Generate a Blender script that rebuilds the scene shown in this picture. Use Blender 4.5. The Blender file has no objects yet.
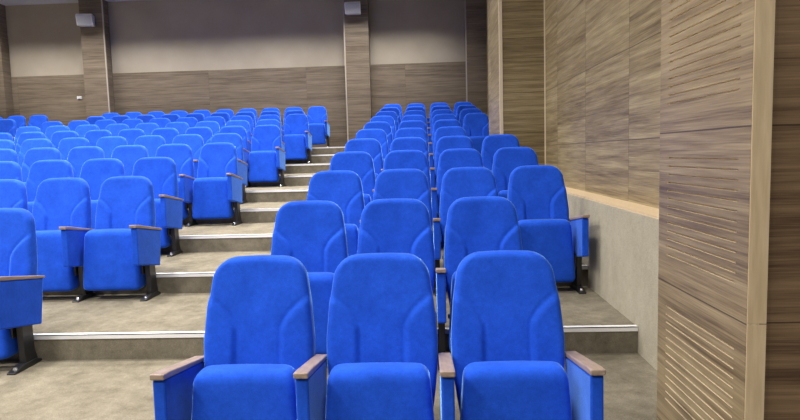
import bpy, math, random
from mathutils import Matrix, Vector
random.seed(4)
SC = bpy.context.scene
COL = SC.collection
# ---------------------------------------------------------------- dimensions (metres)
D = 1.17            # row pitch
W = 0.5536          # seat pitch
RISE = 0.163        # step rise per row
D0 = 2.7434         # depth of the first row's backrest tops
N0 = 3.7366 - D     # front edge of the first step
CAMH = 1.429
XR = -0.7592        # first seat column of the right-hand block
XM = -2.539         # aisle column of the middle block
HALL = -5.03        # centre line of the hall
YB = 14.85          # back wall
XDADO, XWALL = 1.287, 1.478
ZLEDGE, ZCEIL = 1.04, 5.32
YF = -3.5

# ---------------------------------------------------------------- helpers
class MB:
    def __init__(s): s.v = []; s.f = []; s.sm = []
    def add(s, vs, fs, smooth=False):
        b = len(s.v); s.v += [tuple(p) for p in vs]
        for f in fs: s.f.append([b + i for i in f]); s.sm.append(smooth)
    def box(s, x0, x1, y0, y1, z0, z1):
        s.add([(x, y, z) for z in (z0, z1) for y in (y0, y1) for x in (x0, x1)],
              [(0, 2, 3, 1), (4, 5, 7, 6), (0, 1, 5, 4), (2, 6, 7, 3), (0, 4, 6, 2), (1, 3, 7, 5)])
    def loft(s, rings, smooth=True):
        n = len(rings[0]); vs = [p for r in rings for p in r]; fs = []
        for i in range(len(rings) - 1):
            for j in range(n):
                k = (j + 1) % n
                fs.append((i*n + j, i*n + k, (i+1)*n + k, (i+1)*n + j))
        fs.append(tuple(range(n - 1, -1, -1))); fs.append(tuple((len(rings)-1)*n + j for j in range(n)))
        s.add(vs, fs, smooth)
    def tube(s, p, q, r, n=12, r2=None):
        p, q = Vector(p), Vector(q); d = (q - p).normalized()
        a = d.orthogonal().normalized(); b = d.cross(a); r2 = r if r2 is None else r2
        s.loft([[c + (a*math.cos(t) + b*math.sin(t))*rr for t in [2*math.pi*i/n for i in range(n)]]
                for c, rr in ((p, r), (q, r2))], False)
    def build(s, name, mat, parent=None, bevel=0, seg=2):
        me = bpy.data.meshes.new(name); me.from_pydata(s.v, [], s.f); me.update()
        me.polygons.foreach_set('use_smooth', s.sm)
        import bmesh
        bm = bmesh.new(); bm.from_mesh(me); bmesh.ops.recalc_face_normals(bm, faces=bm.faces)
        if bevel:
            bmesh.ops.bevel(bm, geom=list(bm.edges), offset=bevel, segments=seg, affect='EDGES', profile=.5, clamp_overlap=True)
        bm.to_mesh(me); bm.free()
        me.materials.append(mat)
        o = bpy.data.objects.new(name, me); COL.objects.link(o)
        if parent: o.parent = parent
        return o

def thing(name, label, cat, loc, rz=0, group=None):
    o = bpy.data.objects.new(name, None); COL.objects.link(o); o.empty_display_size = .1
    o.location = loc; o.rotation_euler = (0, 0, rz); o['label'] = label; o['category'] = cat
    if group: o['group'] = group
    return o
def struct(name, mb, mat, label=None):
    o = mb.build(name, mat); o['kind'] = 'structure'
    if label: o['label'] = label
    return o
def copy_tree(o, parent=None):
    c = o.copy(); COL.objects.link(c)
    if parent: c.parent = parent
    for ch in list(o.children): copy_tree(ch, c)
    return c

# ---------------------------------------------------------------- materials
def mat(name, col=(.5, .5, .5), rough=.6, metal=0, spec=.5):
    m = bpy.data.materials.new(name); m.use_nodes = True
    b = m.node_tree.nodes['Principled BSDF']
    b.inputs['Base Color'].default_value = (*col, 1); b.inputs['Roughness'].default_value = rough
    b.inputs['Metallic'].default_value = metal; b.inputs['Specular IOR Level'].default_value = spec
    return m, m.node_tree, b
def N(nt, t, **kw):
    n = nt.nodes.new(t)
    for k, v in kw.items(): setattr(n, k, v)
    return n
def noise(nt, vec, scale, detail=4, rough=.5):
    n = N(nt, 'ShaderNodeTexNoise'); n.inputs['Scale'].default_value = scale
    n.inputs['Detail'].default_value = detail; n.inputs['Roughness'].default_value = rough
    nt.links.new(vec, n.inputs['Vector']); return n.outputs['Fac']
def mapping(nt, vec, scale, loc=(0, 0, 0)):
    n = N(nt, 'ShaderNodeMapping'); n.inputs['Scale'].default_value = scale; n.inputs['Location'].default_value = loc
    nt.links.new(vec, n.inputs['Vector']); return n.outputs['Vector']
def ramp(nt, fac, stops):
    n = N(nt, 'ShaderNodeValToRGB'); e = n.color_ramp.elements
    while len(e) < len(stops): e.new(.5)
    for el, (p, c) in zip(e, stops): el.position = p; el.color = (*c, 1)
    nt.links.new(fac, n.inputs['Fac']); return n.outputs['Color']
def math_(nt, op, a, b=None, c=None):
    n = N(nt, 'ShaderNodeMath', operation=op)
    for i, v in enumerate((a, b, c)):
        if v is None: continue
        if isinstance(v, (int, float)): n.inputs[i].default_value = v
        else: nt.links.new(v, n.inputs[i])
    return n.outputs[0]
def bump(nt, b, h, strength, dist=.01):
    n = N(nt, 'ShaderNodeBump'); n.inputs['Strength'].default_value = strength; n.inputs['Distance'].default_value = dist
    nt.links.new(h, n.inputs['Height']); nt.links.new(n.outputs['Normal'], b.inputs['Normal'])
def mixc(nt, fac, a, b, mode='MIX'):
    n = N(nt, 'ShaderNodeMix', data_type='RGBA', blend_type=mode)
    for sock, v in ((n.inputs['Factor'], fac), (n.inputs['A'], a), (n.inputs['B'], b)):
        if isinstance(v, (int, float)): n.inputs['Factor'].default_value = v
        elif isinstance(v, tuple): sock.default_value = (*v, 1)
        else: nt.links.new(v, sock)
    return [o for o in n.outputs if o.type == 'RGBA'][0]

def fabric():
    m, nt, b = mat('blue_velour', (.01, .08, .6), .85, spec=.15)
    g = N(nt, 'ShaderNodeTexCoord').outputs['Object']
    info = N(nt, 'ShaderNodeObjectInfo').outputs['Random']
    off = N(nt, 'ShaderNodeVectorMath', operation='ADD'); nt.links.new(g, off.inputs[0])
    cx = N(nt, 'ShaderNodeCombineXYZ'); nt.links.new(math_(nt, 'MULTIPLY', info, 37.), cx.inputs[0]); nt.links.new(cx.outputs[0], off.inputs[1])
    v = off.outputs[0]
    n1 = noise(nt, v, 9, 4, .6)
    c = ramp(nt, n1, [(.3, BLUE0), (.7, BLUE1)])
    c = mixc(nt, .30, c, ramp(nt, noise(nt, v, 45, 4, .7), [(.32, (.55, .55, .6)), (.66, (1.2, 1.25, 1.1))]), 'MULTIPLY')
    n2 = noise(nt, v, 260, 2, .6)
    c = mixc(nt, .22, c, ramp(nt, n2, [(.35, (.3, .3, .3)), (.65, (1, 1, 1))]), 'MULTIPLY')
    nt.links.new(c, b.inputs['Base Color'])
    b.inputs['Sheen Weight'].default_value = 1; b.inputs['Sheen Roughness'].default_value = .29
    b.inputs['Sheen Tint'].default_value = (.28, .58, 1, 1)
    bump(nt, b, n2, .25, .002)
    return m
BLUE0, BLUE1 = (.010, .076, .58), (.015, .100, .73)
M_FAB = fabric()

def wood(name, dark, mid, light, tile_h=.655, z0=.18, tile_w=1.2, off=0., joint=.75):
    m, nt, b = mat(name, mid, .42, spec=.35)
    pos = N(nt, 'ShaderNodeNewGeometry').outputs['Position']
    sp = N(nt, 'ShaderNodeSeparateXYZ'); nt.links.new(pos, sp.inputs[0])
    z = math_(nt, 'SUBTRACT', sp.outputs[2], z0)
    h = math_(nt, 'ADD', sp.outputs[0], sp.outputs[1]); h = math_(nt, 'ADD', h, off)
    row = math_(nt, 'FLOOR', math_(nt, 'DIVIDE', z, tile_h / 3))
    colm = math_(nt, 'FLOOR', math_(nt, 'DIVIDE', h, tile_w))
    cmb = N(nt, 'ShaderNodeCombineXYZ'); nt.links.new(row, cmb.inputs[0]); nt.links.new(colm, cmb.inputs[1])
    wn = N(nt, 'ShaderNodeTexWhiteNoise'); nt.links.new(cmb.outputs[0], wn.inputs['Vector'])
    off_ = N(nt, 'ShaderNodeVectorMath', operation='MULTIPLY_ADD')
    nt.links.new(wn.outputs['Color'], off_.inputs[0]); off_.inputs[1].default_value = (7, 7, 7); nt.links.new(pos, off_.inputs[2])
    v = mapping(nt, off_.outputs[0], (.6, .6, 15))
    n1 = noise(nt, v, 1.6, 6, .62)
    n3 = noise(nt, mapping(nt, off_.outputs[0], (1.5, 1.5, 85)), 2.0, 4, .6)
    f = math_(nt, 'ADD', math_(nt, 'MULTIPLY', n1, .55), math_(nt, 'MULTIPLY', n3, .45))
    f = math_(nt, 'ADD', f, math_(nt, 'MULTIPLY', math_(nt, 'SUBTRACT', wn.outputs['Value'], .5), .10))
    c = ramp(nt, f, [(.34, dark), (.5, mid), (.67, light)])
    # board joints
    fr = math_(nt, 'FRACT', math_(nt, 'DIVIDE', z, tile_h)); d1 = math_(nt, 'MULTIPLY', math_(nt, 'MINIMUM', fr, math_(nt, 'SUBTRACT', 1, fr)), tile_h)
    fh = math_(nt, 'FRACT', math_(nt, 'DIVIDE', h, tile_w)); d2 = math_(nt, 'MULTIPLY', math_(nt, 'MINIMUM', fh, math_(nt, 'SUBTRACT', 1, fh)), tile_w)
    j = math_(nt, 'LESS_THAN', math_(nt, 'MINIMUM', d1, d2), .0028)
    c = mixc(nt, math_(nt, 'MULTIPLY', j, joint), c, tuple(x*.35 for x in dark))
    nt.links.new(c, b.inputs['Base Color'])
    bump(nt, b, f, .12, .004)
    return m
M_WOOD = wood('walnut_laminate', (.12, .086, .042), (.27, .21, .110), (.44, .365, .205))
M_WOODP = wood('walnut_laminate_panel', (.12, .082, .046), (.255, .192, .110), (.40, .32, .19), tile_w=50, off=20)
M_WOODD = wood('brown_laminate', (.08, .045, .025), (.19, .12, .065), (.29, .195, .11), tile_w=50, off=20)
M_WOODB = wood('grey_walnut_laminate', (.085, .064, .045), (.16, .128, .095), (.25, .205, .155), tile_w=2.4, joint=.35)

def carpet(name, a, b_):
    m, nt, b = mat(name, a, .95, spec=.1)
    pos = N(nt, 'ShaderNodeNewGeometry').outputs['Position']
    n1 = noise(nt, pos, 3.2, 5, .65); n2 = noise(nt, pos, 170, 3, .7)
    c = ramp(nt, math_(nt, 'ADD', math_(nt, 'MULTIPLY', n1, .5), math_(nt, 'MULTIPLY', noise(nt, pos, 14, 4, .7), .5)), [(.34, a), (.66, b_)])
    c = mixc(nt, .6, c, ramp(nt, n2, [(.3, (.45, .45, .45)), (.7, (1.15, 1.15, 1.15))]), 'MULTIPLY')
    nt.links.new(c, b.inputs['Base Color'])
    bump(nt, b, n2, .6, .006)
    return m
M_CARPET = carpet('taupe_carpet', (.150, .131, .093), (.29, .258, .193))
M_CARPETW = carpet('wall_carpet', (.42, .38, .285), (.53, .485, .37))
M_PLASTER, nt, b = mat('beige_plaster', (.34, .28, .23), .9, spec=.1)
_p = N(nt, 'ShaderNodeNewGeometry').outputs['Position']
nt.links.new(ramp(nt, noise(nt, _p, 1.5, 3), [(.3, (.325, .285, .23)), (.7, (.37, .33, .27))]), b.inputs['Base Color'])
M_CEIL, nt, b = mat('ceiling_paint', (.5, .51, .58), .9)
M_ASH, nt, b = mat('light_oak_trim', (.62, .48, .30), .45)
_p = N(nt, 'ShaderNodeNewGeometry').outputs['Position']
nt.links.new(ramp(nt, noise(nt, mapping(nt, _p, (60, 60, 6)), 1, 4), [(.3, (.54, .41, .25)), (.7, (.68, .53, .34))]), b.inputs['Base Color'])
M_BEAD, nt, b = mat('cream_corner_bead', (.74, .63, .45), .5)
M_BEADG, _a, _b = mat('grey_corner_bead', (.36, .32, .27), .6)
M_ARM, nt, b = mat('beech_armrest', (.30, .20, .15), .32)
_p = N(nt, 'ShaderNodeTexCoord').outputs['Object']
nt.links.new(ramp(nt, noise(nt, mapping(nt, _p, (60, 5, 60)), 1, 4), [(.3, (.26, .19, .15)), (.7, (.39, .30, .24))]), b.inputs['Base Color'])
M_BLACK, nt, b = mat('black_steel', (.012, .012, .014), .35)
nt.links.new(ramp(nt, noise(nt, N(nt, 'ShaderNodeTexCoord').outputs['Object'], 30), [(.3, (.010, .010, .012)), (.7, (.018, .018, .02))]), b.inputs['Base Color'])
M_STEEL, nt, b = mat('bright_steel', (.75, .75, .76), .25, 1)
nt.links.new(ramp(nt, noise(nt, N(nt, 'ShaderNodeTexCoord').outputs['Object'], 40), [(.3, (.7, .7, .71)), (.7, (.8, .8, .81))]), b.inputs['Base Color'])
M_ALU, nt, b = mat('aluminium_nosing', (.86, .86, .86), .5, .2)
_p = N(nt, 'ShaderNodeNewGeometry').outputs['Position']
nt.links.new(ramp(nt, noise(nt, mapping(nt, _p, (3, 60, 60)), 2, 3), [(.3, (.88, .88, .88)), (.7, (.97, .97, .97))]), b.inputs['Base Color'])
M_WHITE, nt, b = mat('white_plastic', (.6, .6, .62), .4)
nt.links.new(ramp(nt, noise(nt, N(nt, 'ShaderNodeTexCoord').outputs['Object'], 20), [(.3, (.56, .56, .58)), (.7, (.62, .62, .64))]), b.inputs['Base Color'])
M_GRILLE, nt, b = mat('grey_speaker_grille', (.3, .3, .32), .6)
_c = N(nt, 'ShaderNodeTexVoronoi'); _c.inputs['Scale'].default_value = 160
nt.links.new(N(nt, 'ShaderNodeTexCoord').outputs['Object'], _c.inputs['Vector'])
nt.links.new(ramp(nt, _c.outputs['Distance'], [(.2, (.34, .35, .38)), (.5, (.46, .47, .5))]), b.inputs['Base Color'])

# ---------------------------------------------------------------- room shell
XL = 2*HALL - XDADO          # left dado, mirror of the right one
XLW = 2*HALL - XWALL
LAST = 10
fl = MB()
prof = [(YF, 0.)]
for j in range(LAST):
    y = N0 + j*D; prof += [(y, j*RISE), (y, (j+1)*RISE)]
prof += [(YB + .2, LAST*RISE), (YB + .2, -.3), (YF, -.3)]
n = len(prof)
xa, xb = XLW - .3, XWALL + .3
fl.add([(xa, y, z) for y, z in prof] + [(xb, y, z) for y, z in prof],
       [tuple(range(n)), tuple(range(2*n - 1, n - 1, -1))] + [(i, (i+1) % n, n + (i+1) % n, n + i) for i in range(n)])
struct('floor', fl, M_CARPET)

c = MB(); c.box(XLW - .3, 4.2, YF, YB + .2, ZCEIL, ZCEIL + .2); struct('ceiling', c, M_CEIL)
# back wall: plaster above a laminate dado
ZP = 3.60
c = MB(); c.box(XLW - .3, 2.2, YB + .02, YB + .2, -.1, ZCEIL); struct('wall_back', c, M_PLASTER)
c = MB(); c.box(XLW, 1.6, YB, YB + .02, LAST*RISE, ZP); struct('trim_1', c, M_WOODB)
# pillars standing out of the back wall, each with a pale corner bead
def pillar(x0, x1, bead, i, yf=YB - .28):
    c = MB(); c.box(x0, x1, yf, YB, LAST*RISE, ZCEIL); o = struct('pillar', c, M_WOODB)
    bx = x0 if bead < 0 else x1
    k = MB(); k.box(bx - .014, bx + .014, yf - .008, yf + .02, LAST*RISE, ZCEIL); k.build('corner_bead', M_BEADG, o)
pillar(-8.20, -7.63, 1, 0)
pillar(-1.85, -1.28, -1, 1)
pillar(1.0, 1.55, -1, 2)
c = MB(); c.box(-10.9, -10.2, YB - .28, YB, LAST*RISE, ZCEIL); struct('pillar', c, M_WOODB)

# right-hand wall: carpeted dado with an oak ledge, laminate above
def profile_wall(c, x0, x1, ya, yb, ztop, base_extra=-.1):
    c.box(x0, x1, ya, yb, base_extra, ztop)
c = MB(); c.box(XWALL, XWALL + .2, 2.75, YB, ZLEDGE - .3, ZCEIL); struct('wall_right', c, M_WOOD)
YC0, YC1, XC = 7.60, 9.03, .933
c = MB()
c.box(XDADO, XWALL + .2, 2.80, YC0, -.1, ZLEDGE - .012)
struct('dado_right', c, M_CARPETW)
c = MB(); c.box(XDADO + .012, XWALL, 2.80, YC0, ZLEDGE - .012, ZLEDGE)
struct('trim_2', c, M_ASH)
# laminate-clad column against the right-hand wall
c = MB(); c.box(XC, XWALL + .1, YC0, YC1, -.1, ZCEIL)
o = struct('column', c, M_WOOD)
k = MB(); k.box(XC - .012, XC + .028, YC0 - .012, YC0 + .02, .5, ZCEIL); k.build('corner_bead', M_BEAD, o)
k = MB(); k.box(XWALL - .014, XWALL + .004, YC0 - .012, YC0 + .02, ZLEDGE, ZCEIL); k.build('corner_bead', M_BEAD, o)

# wing wall beside the front row: slotted acoustic panel on its flank, oak post on its corner
XW, YW0, YW1 = 1.05, 1.97, 2.79
c = MB(); c.box(XW + .03, XWALL + .2, YW0 + .07, YW1 - .01, -.1, ZCEIL)
c.box(XWALL + .2, 4.2, YW0 + .07, YW0 + .3, -.1, ZCEIL)
struct('wall_wing', c, M_WOODD)
TH, ZJ = .655, .18
ys0, ys1, yp0 = 2.10, 2.70, YW0 + .0515
def slat_layer(xa_, xb_, back):
    c = MB()
    if back: c.box(XW + .014, XW + .04, yp0, YW1, 0, ZCEIL)
    c.box(xa_, xb_, yp0, ys0, 0, ZCEIL); c.box(xa_, xb_, ys1, YW1, 0, ZCEIL)
    cuts = []; t = 0
    while ZJ + t*TH < ZCEIL:
        cuts += [ZJ + t*TH + .125 + i*.0352 for i in range(13)]; t += 1
    cuts = [q for q in cuts if q < ZCEIL - .1]; z = 0
    for q in cuts + [ZCEIL]:
        c.box(xa_, xb_, ys0, ys1, z, q - (.0034 if q < ZCEIL else 0)); z = q + .0034
    return c
pn = struct('wall_slotted_panel', slat_layer(XW, XW + .001, False), M_WOODP)
slat_layer(XW + .001, XW + .015, True).build('slotted_core', M_BEAD, pn)
c = MB(); c.box(XW + .003, XW + .064, YW0 + .05, YW0 + .062, 0, .835); c.box(XW + .003, XW + .064, YW0 + .05, YW0 + .062, .838, ZCEIL)
struct('trim_3', c, M_ASH)

# left-hand wall, mirror of the right one
c = MB(); c.box(XLW - .2, XLW, YF, YB, ZLEDGE, ZCEIL); struct('wall_left', c, M_WOOD)
c = MB(); c.box(XLW - .2, XL, YF, YB, -.1, ZLEDGE); struct('dado_left', c, M_CARPETW)

# aluminium edge strip on every step
ordn = ['lowest', 'second', 'third', 'fourth', 'fifth', 'sixth', 'seventh', 'eighth', 'ninth', 'topmost']
for j in range(1, LAST):
    y = N0 + j*D; z = (j+1)*RISE
    xr = XDADO if not (YC0 < y < YC1) else XC
    c = MB(); c.box(XL, xr - .002, y - .006, y + .034, z, z + .005); c.box(XL, xr - .002, y - .006, y, z - .024, z + .005)
    o = c.build('step_nosing', M_ALU); 
    where = 'lowest visible carpeted step, level with the third seat row' if j == 1 else '%s visible carpeted step counted up the aisle' % ordn[j-1]
    o['label'] = 'bright aluminium edge strip on the ' + where; o['category'] = 'stair nosing'; o['group'] = 'metal edge strips on the steps'

# ---------------------------------------------------------------- the tip-up chair
OY = .28
def sec(hw, y0, y1, z, r, nf=57, nb=9, nc=6, warp=None):
    """rounded rectangle in plan, front edge at y0 (towards the stage)"""
    pts = []
    r = min(r, (y1-y0)/2*.98, hw*.9)
    def arc(cx, cy, a0):
        return [(cx + r*math.cos(a0 + i*math.pi/2/nc), cy + r*math.sin(a0 + i*math.pi/2/nc)) for i in range(nc + 1)]
    front = [(-hw + r + (2*hw - 2*r)*i/(nf-1), y0) for i in range(1, nf-1)]
    back = [(hw - r - (2*hw - 2*r)*i/(nb-1), y1) for i in range(1, nb-1)]
    pl = arc(-hw + r, y0 + r, math.pi) + front + arc(hw - r, y0 + r, 1.5*math.pi) + arc(hw - r, y1 - r, 0) + back + arc(-hw + r, y1 - r, .5*math.pi)
    for x, y in pl:
        zz = z
        if warp: y, zz = warp(x, y, z, y0, y1)
        pts.append((x, y + OY, zz))
    return pts
def sm(a, b, x):
    t = max(0, min(1, (x-a)/(b-a))); return t*t*(3-2*t)
def lerp_tab(tab, z):
    for (z0, v0), (z1, v1) in zip(tab, tab[1:]):
        if z <= z1: return v0 + (v1-v0)*max(0, (z-z0))/(z1-z0)
    return tab[-1][1]

ZT = .985
def back_mesh():
    hwt = [(.24, .21), (.42, .236), (.53, .246), (.62, .2475), (.77, .235), (.88, .219), (ZT, .202)]
    zs = [.24 + i*(.86-.24)/62 for i in range(63)]
    R = .086
    zs += [ZT - R + R*math.sin(a*math.pi/2/12) for a in range(0, 13)]
    rings = []
    def hx(z): return .098 if z < .66 else .098 + .14*((z-.66)/.17)**1.7
    def warp(x, y, z, y0, y1):
        if y < (y0+y1)/2:
            k = sm(.30, .36, z)*(1 - sm(.76, .90, z))
            sl = .14*1.7/.17*(max(0, z-.66)/.17)**.7
            d = (abs(x) - hx(z))/math.sqrt(1 + sl*sl)
            y += k*(-.015*sm(-.006, .026, d) + .005*math.exp(-(d/.007)**2)*(1 - sm(.19, .22, abs(x))))
            # gentle dish across the shoulders, pillow towards the edges
            y += .012*(1-sm(0, .2, abs(x)))*sm(.5, .9, z)
        return y, z - .011*(x/.2)**2*sm(.7, ZT, z)
    for z in sorted(set(zs)):
        hw = lerp_tab(hwt, z); th = .085; 
        yf = -.060 - .20*(ZT - z)**1.0*.95
        if z > ZT - R:
            u = (z - (ZT-R))/R; hw -= R*(1 - math.sqrt(max(0, 1-u*u)))
            e = 1 - math.sqrt(max(0, 1 - max(0, (z - (ZT-.028))/.028)**2)); yf += e*.03; th -= e*.06
        if z < .30: e = (.30-z)/.06; yf += e*.02; th -= .03*e
        rings.append(sec(hw, yf, yf + th, z, .030, warp=warp))
    m = MB(); m.loft(rings); return m
def seat_mesh():
    rings = []; zb, zt = .080, .568
    zs = [zb + .04*(1-math.cos(a*math.pi/2/6)) for a in range(7)] + [zb + .04 + i*(zt-zb-.09)/14 for i in range(1, 15)] + [zt - .05 + .05*math.sin(a*math.pi/2/8) for a in range(1, 9)]
    for z in zs:
        f = (z-zb)/(zt-zb)
        hw = .236 - .030*f**1.3
        yf = -.412 + .035*f; yb = -.262
        if z > zt - .05:
            u = (z-(zt-.05))/.05; e = 1 - math.sqrt(max(0, 1-u*u)); hw -= .035*e; yf += .040*e; yb -= .02*e
        if z < zb + .04:
            u = 1-(z-zb)/.04; e = 1 - math.sqrt(max(0, 1-u*u)); hw -= .035*e; yf += .03*e; yb -= .02*e
        rings.append(sec(hw, yf, yb, z, .028, nf=15, warp=lambda x, y, z, y0, y1: (y - (.008*(1-(x/.22)**2) if y < (y0+y1)/2 else 0), z - .006*(x/.2)**2*(1 if z > .5 else 0))))
    m = MB(); m.loft(rings); return m
def arm_panel_mesh(sx):
    x = sx*W/2; m = MB(); t = .025
    pl = [(-.530, .305), (-.150, .235), (-.100, .526), (-.525, .594)]
    m.add([(x-t, y+OY, z) for y, z in pl] + [(x+t, y+OY, z) for y, z in pl],
          [(0, 1, 2, 3), (7, 6, 5, 4), (0, 4, 5, 1), (1, 5, 6, 2), (2, 6, 7, 3), (3, 7, 4, 0)])
    return m
def arm_pad_mesh(sx):
    x = sx*W/2; m = MB(); t = .0285
    pl = [(-.540, .597), (-.30, .558), (-.085, .524), (-.085, .541), (-.30, .580), (-.48, .613), (-.540, .620)]
    n = len(pl)
    m.add([(x-t, y+OY, z) for y, z in pl] + [(x+t, y+OY, z) for y, z in pl],
          [tuple(range(n)), tuple(range(2*n-1, n-1, -1))] + [(i, (i+1) % n, n+(i+1) % n, n+i) for i in range(n)])
    return m
def pedestal_mesh(sx):
    x = sx*W/2; m = MB(); t = .02
    pl = [(-.33, .03), (-.21, .03), (-.235, .10), (-.24, .30), (-.34, .30), (-.335, .10)]
    n = len(pl)
    m.add([(x-t, y+OY, z) for y, z in pl] + [(x+t, y+OY, z) for y, z in pl],
          [tuple(range(n)), tuple(range(2*n-1, n-1, -1))] + [(i, (i+1) % n, n+(i+1) % n, n+i) for i in range(n)])
    # foot bar lying on the carpet
    t2 = .027
    pl = [(-.445, 0), (-.185, 0), (-.185, .018), (-.235, .036), (-.36, .036), (-.43, .014), (-.445, .010)]
    n = len(pl)
    m.add([(x-t2, y+OY, z) for y, z in pl] + [(x+t2, y+OY, z) for y, z in pl],
          [tuple(range(n)), tuple(range(2*n-1, n-1, -1))] + [(i, (i+1) % n, n+(i+1) % n, n+i) for i in range(n)])
    # inner bracket carrying the seat hinge
    m.box(x - sx*.028 - (.012 if sx > 0 else 0), x - sx*.028 + (.012 if sx < 0 else 0), -.36 + OY, -.24 + OY, .20, .30)
    return m
def bolt_mesh(sx):
    x = sx*W/2; m = MB(); m.tube((x, -.40+OY, .018), (x, -.40+OY, .034), .016, 12, .009); return m
def hinge_mesh():
    m = MB(); m.tube((-.235, -.25+OY, .27), (.235, -.25+OY, .27), .014, 10)
    m.box(-.17, -.13, -.27+OY, -.16+OY, .255, .285); m.box(.13, .17, -.27+OY, -.16+OY, .255, .285)
    return m

ME = {}
def part(key, builder, matl, name, parent, bevel=0, seg=2):
    if key in ME:
        o = bpy.data.objects.new(name, ME[key]); COL.objects.link(o); o.parent = parent
    else:
        o = builder().build(name, matl, parent, bevel, seg); ME[key] = o.data
    return o
def make_chair(arms):
    r = thing('auditorium_chair', '', 'chair', (0, 0, 0))
    part('back', back_mesh, M_FAB, 'backrest', r)
    part('seat', seat_mesh, M_FAB, 'seat', r)
    part('hinge', hinge_mesh, M_BLACK, 'hinge_bar', r)
    for sx in arms:
        p = part('panel%d' % sx, lambda: arm_panel_mesh(sx), M_FAB, 'side_panel', r, .008)
        part('pad%d' % sx, lambda: arm_pad_mesh(sx), M_ARM, 'armrest', p, .005)
        q = part('ped%d' % sx, lambda: pedestal_mesh(sx), M_BLACK, 'pedestal', r, .002, 1)
        part('bolt%d' % sx, lambda: bolt_mesh(sx), M_STEEL, 'bolt', q)
    return r
protos = {(-1, 1): make_chair((-1, 1)), (1,): make_chair((1,))}
used = set()
# camera (also used for leaving out chairs the photograph shows nothing of)
F_PX = 607.84; pi_, ya, ro = .0910, -.0447, -.0273
Fv = Vector((math.sin(ya)*math.cos(pi_), math.cos(ya)*math.cos(pi_), -math.sin(pi_)))
R0 = Vector((math.cos(ya), -math.sin(ya), 0)); U0 = R0.cross(Fv)
Rv = R0*math.cos(ro) + U0*math.sin(ro); Uv = -R0*math.sin(ro) + U0*math.cos(ro)
CP = Vector((0, 0, CAMH))
def px(p):
    d = Vector(p) - CP; z = d.dot(Fv); return 400 + F_PX*d.dot(Rv)/z, 210 - F_PX*d.dot(Uv)/z
def place(x, k, arms, label, group):
    top = [px((x + dx, D0 + k*D + dy, k*RISE + z)) for dx in (-.25, .25) for dy in (-.3, 0) for z in (.3, .95)]
    if max(p[0] for p in top) < 3: return
    pr = protos[arms]
    if arms in used: o = copy_tree(pr)
    else: o = pr; used.add(arms)
    o.location = (x, D0 + k*D - OY, k*RISE)
    o.rotation_euler = (0, 0, math.radians(random.uniform(-.12, .12)))
    o['label'] = label; o['group'] = group
O = ['first', 'second', 'third', 'fourth', 'fifth', 'sixth', 'seventh', 'eighth', 'ninth', 'tenth', 'eleventh']
GR = 'blue tip-up chairs of the right-hand block'; GM = 'blue tip-up chairs of the middle block'; GL = 'blue tip-up chairs of the far left block'
for k in range(11):
    cols = [0, 1, 2] + ([3] if k in (2, 3, 4, 7, 8, 9, 10) else [])
    row = 'front row' if k == 0 else ('back row' if k == 10 else O[k] + ' row')
    for c_ in cols:
        if k == 0: lab = ['blue tip-up chair at the left end of the foreground row of three', 'blue tip-up chair in the middle of the foreground row of three', 'blue tip-up chair at the right end of the foreground row, above the bare carpet'][c_]
        else:
            pos = ['at left aisle end', 'second from left', 'third from left', 'fourth from left, by the wall'][c_]
            if c_ == 2 and k in (1, 5, 6): pos = 'third from left, at right end'
            lab = 'blue tip-up chair %s, %s of the right-hand block' % (pos, row)
        place(XR + c_*W - (.008 if k == 0 else 0), k, (-1, 1) if c_ == 0 else (1,), lab, GR)
for k in range(1, 11):
    odd = k % 2
    nseat = 9 if odd else 10
    row = {1: 'nearest row', 10: 'back row'}.get(k, O[k-1] + ' row')
    for j in range(nseat):
        x = XM - (j + odd*.5)*W if k != 1 else XM - .5*W - j*W
        pos = 'at the right aisle end' if j == 0 else ('at the far left end' if j == nseat-1 else O[j] + ' from the right aisle')
        place(x, k, (-1, 1) if j == nseat-1 else (1,), 'blue tip-up chair %s, %s of the middle block' % (pos, row), GM)
for k in range(5, 11):
    row = {10: 'back row'}.get(k, O[k] + ' row')
    for c_ in range(4):
        pos = 'at the aisle end' if c_ == 0 else O[c_] + ' from the aisle'
        place(2*HALL - XR - c_*W, k, (-1, 1) if c_ == 3 else (1,), 'blue tip-up chair %s, %s of the far left block' % (pos, row), GL)

# ---------------------------------------------------------------- small fittings
def loudspeaker(x, z, rz, label):
    r = thing('loudspeaker', label, 'loudspeaker', (x, YB - .28, z), rz, 'wall loudspeakers on the pillars')
    m = MB()
    pts = [(-.03, .12), (-.25, .14), (-.28, .09), (-.22, -.13), (-.03, -.12)]
    hw = .185; n = len(pts)
    m.add([(-hw*(.9 if y > -.1 else 1), y, z_) for y, z_ in pts] + [(hw*(.9 if y > -.1 else 1), y, z_) for y, z_ in pts],
          [tuple(range(n)), tuple(range(2*n-1, n-1, -1))] + [(i, (i+1) % n, n+(i+1) % n, n+i) for i in range(n)])
    m.build('cabinet', M_WHITE, r, .012)
    g = MB(); g.add([(-.16, -.283, .085), (.16, -.283, .085), (.16, -.226, -.115), (-.16, -.226, -.115),
                     (-.16, -.270, .085), (.16, -.270, .085), (.16, -.213, -.115), (-.16, -.213, -.115)],
                    [(0, 1, 2, 3), (7, 6, 5, 4), (0, 4, 5, 1), (1, 5, 6, 2), (2, 6, 7, 3), (3, 7, 4, 0)])
    g.build('grille', M_GRILLE, r)
    b_ = MB(); b_.box(-.03, .03, -.04, 0, -.05, .05); b_.build('wall_bracket', M_BLACK, r)
loudspeaker(-7.99, 4.79, math.radians(8), 'small pale grey loudspeaker high on the left-hand pillar')
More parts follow.
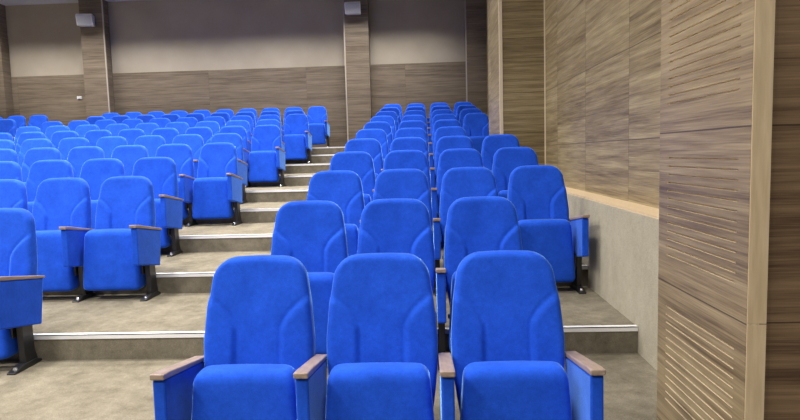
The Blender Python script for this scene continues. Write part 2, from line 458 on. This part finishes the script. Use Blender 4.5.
loudspeaker(-1.61, 4.83, 0, 'small pale grey loudspeaker high on the central pillar beside the aisle')
r = thing('wall_switch', 'small white switch box on the wood panelling beside the left-hand pillar', 'switch', (-8.50, YB, 3.04))
m = MB(); m.box(-.06, .06, -.02, 0, -.035, .035); m.build('cover_plate', M_WHITE, r, .004)
m = MB(); m.box(-.02, .02, -.026, -.019, -.018, .018); m.build('rocker', M_WHITE, r, .002)

# ---------------------------------------------------------------- light
def lamp(x, y, e, sx, sy, spread, col=(1, .96, .90), z=ZCEIL - .03):
    l = bpy.data.lights.new('ceiling_or_fill_lamp', 'AREA'); l.shape = 'RECTANGLE'; l.size = sx; l.size_y = sy
    l.energy = e; l.spread = math.radians(spread); l.color = col
    o = bpy.data.objects.new('ceiling_or_fill_lamp', l); COL.objects.link(o); o.location = (x, y, z)
for yy in (-1.8, 1.5, 4.5, 7.5, 10.3):
    for xx in (-9.2, -6.4, -3.6, -.9):
        e = {-9.2: 138, -6.4: 144, -3.6: 136, -.9: 84}[xx]
        lamp(xx, yy, e, .6, .6, 145 if yy < 5 else 118)
lamp(1.2, -1.8, 70, .6, .6, 145)  # fill lamp added to brighten the wing wall, not a known ceiling fixture
for xx in (-9.2, -6.4, -3.6, -.9):
    lamp(xx, 13.6, 108, 2.5, .3, 109)
w = bpy.data.worlds.new('World'); SC.world = w; w.use_nodes = True
w.node_tree.nodes['Background'].inputs['Color'].default_value = (.80, .86, 1, 1)
w.node_tree.nodes['Background'].inputs['Strength'].default_value = .10

# ---------------------------------------------------------------- camera
cam = bpy.data.cameras.new('camera'); co = bpy.data.objects.new('camera', cam); COL.objects.link(co)
cam.sensor_fit = 'HORIZONTAL'; cam.sensor_width = 36; cam.lens = 36*F_PX/800; cam.clip_start = .05
Mx = Matrix((Rv, Uv, -Fv)).transposed().to_4x4(); Mx.translation = CP
co.matrix_world = Mx
SC.camera = co
vs = SC.view_settings; vs.view_transform = 'Standard'; vs.look = 'None'; vs.gamma = 1; vs.use_curve_mapping = False; vs.exposure = 0
SC.cycles.use_denoising = True
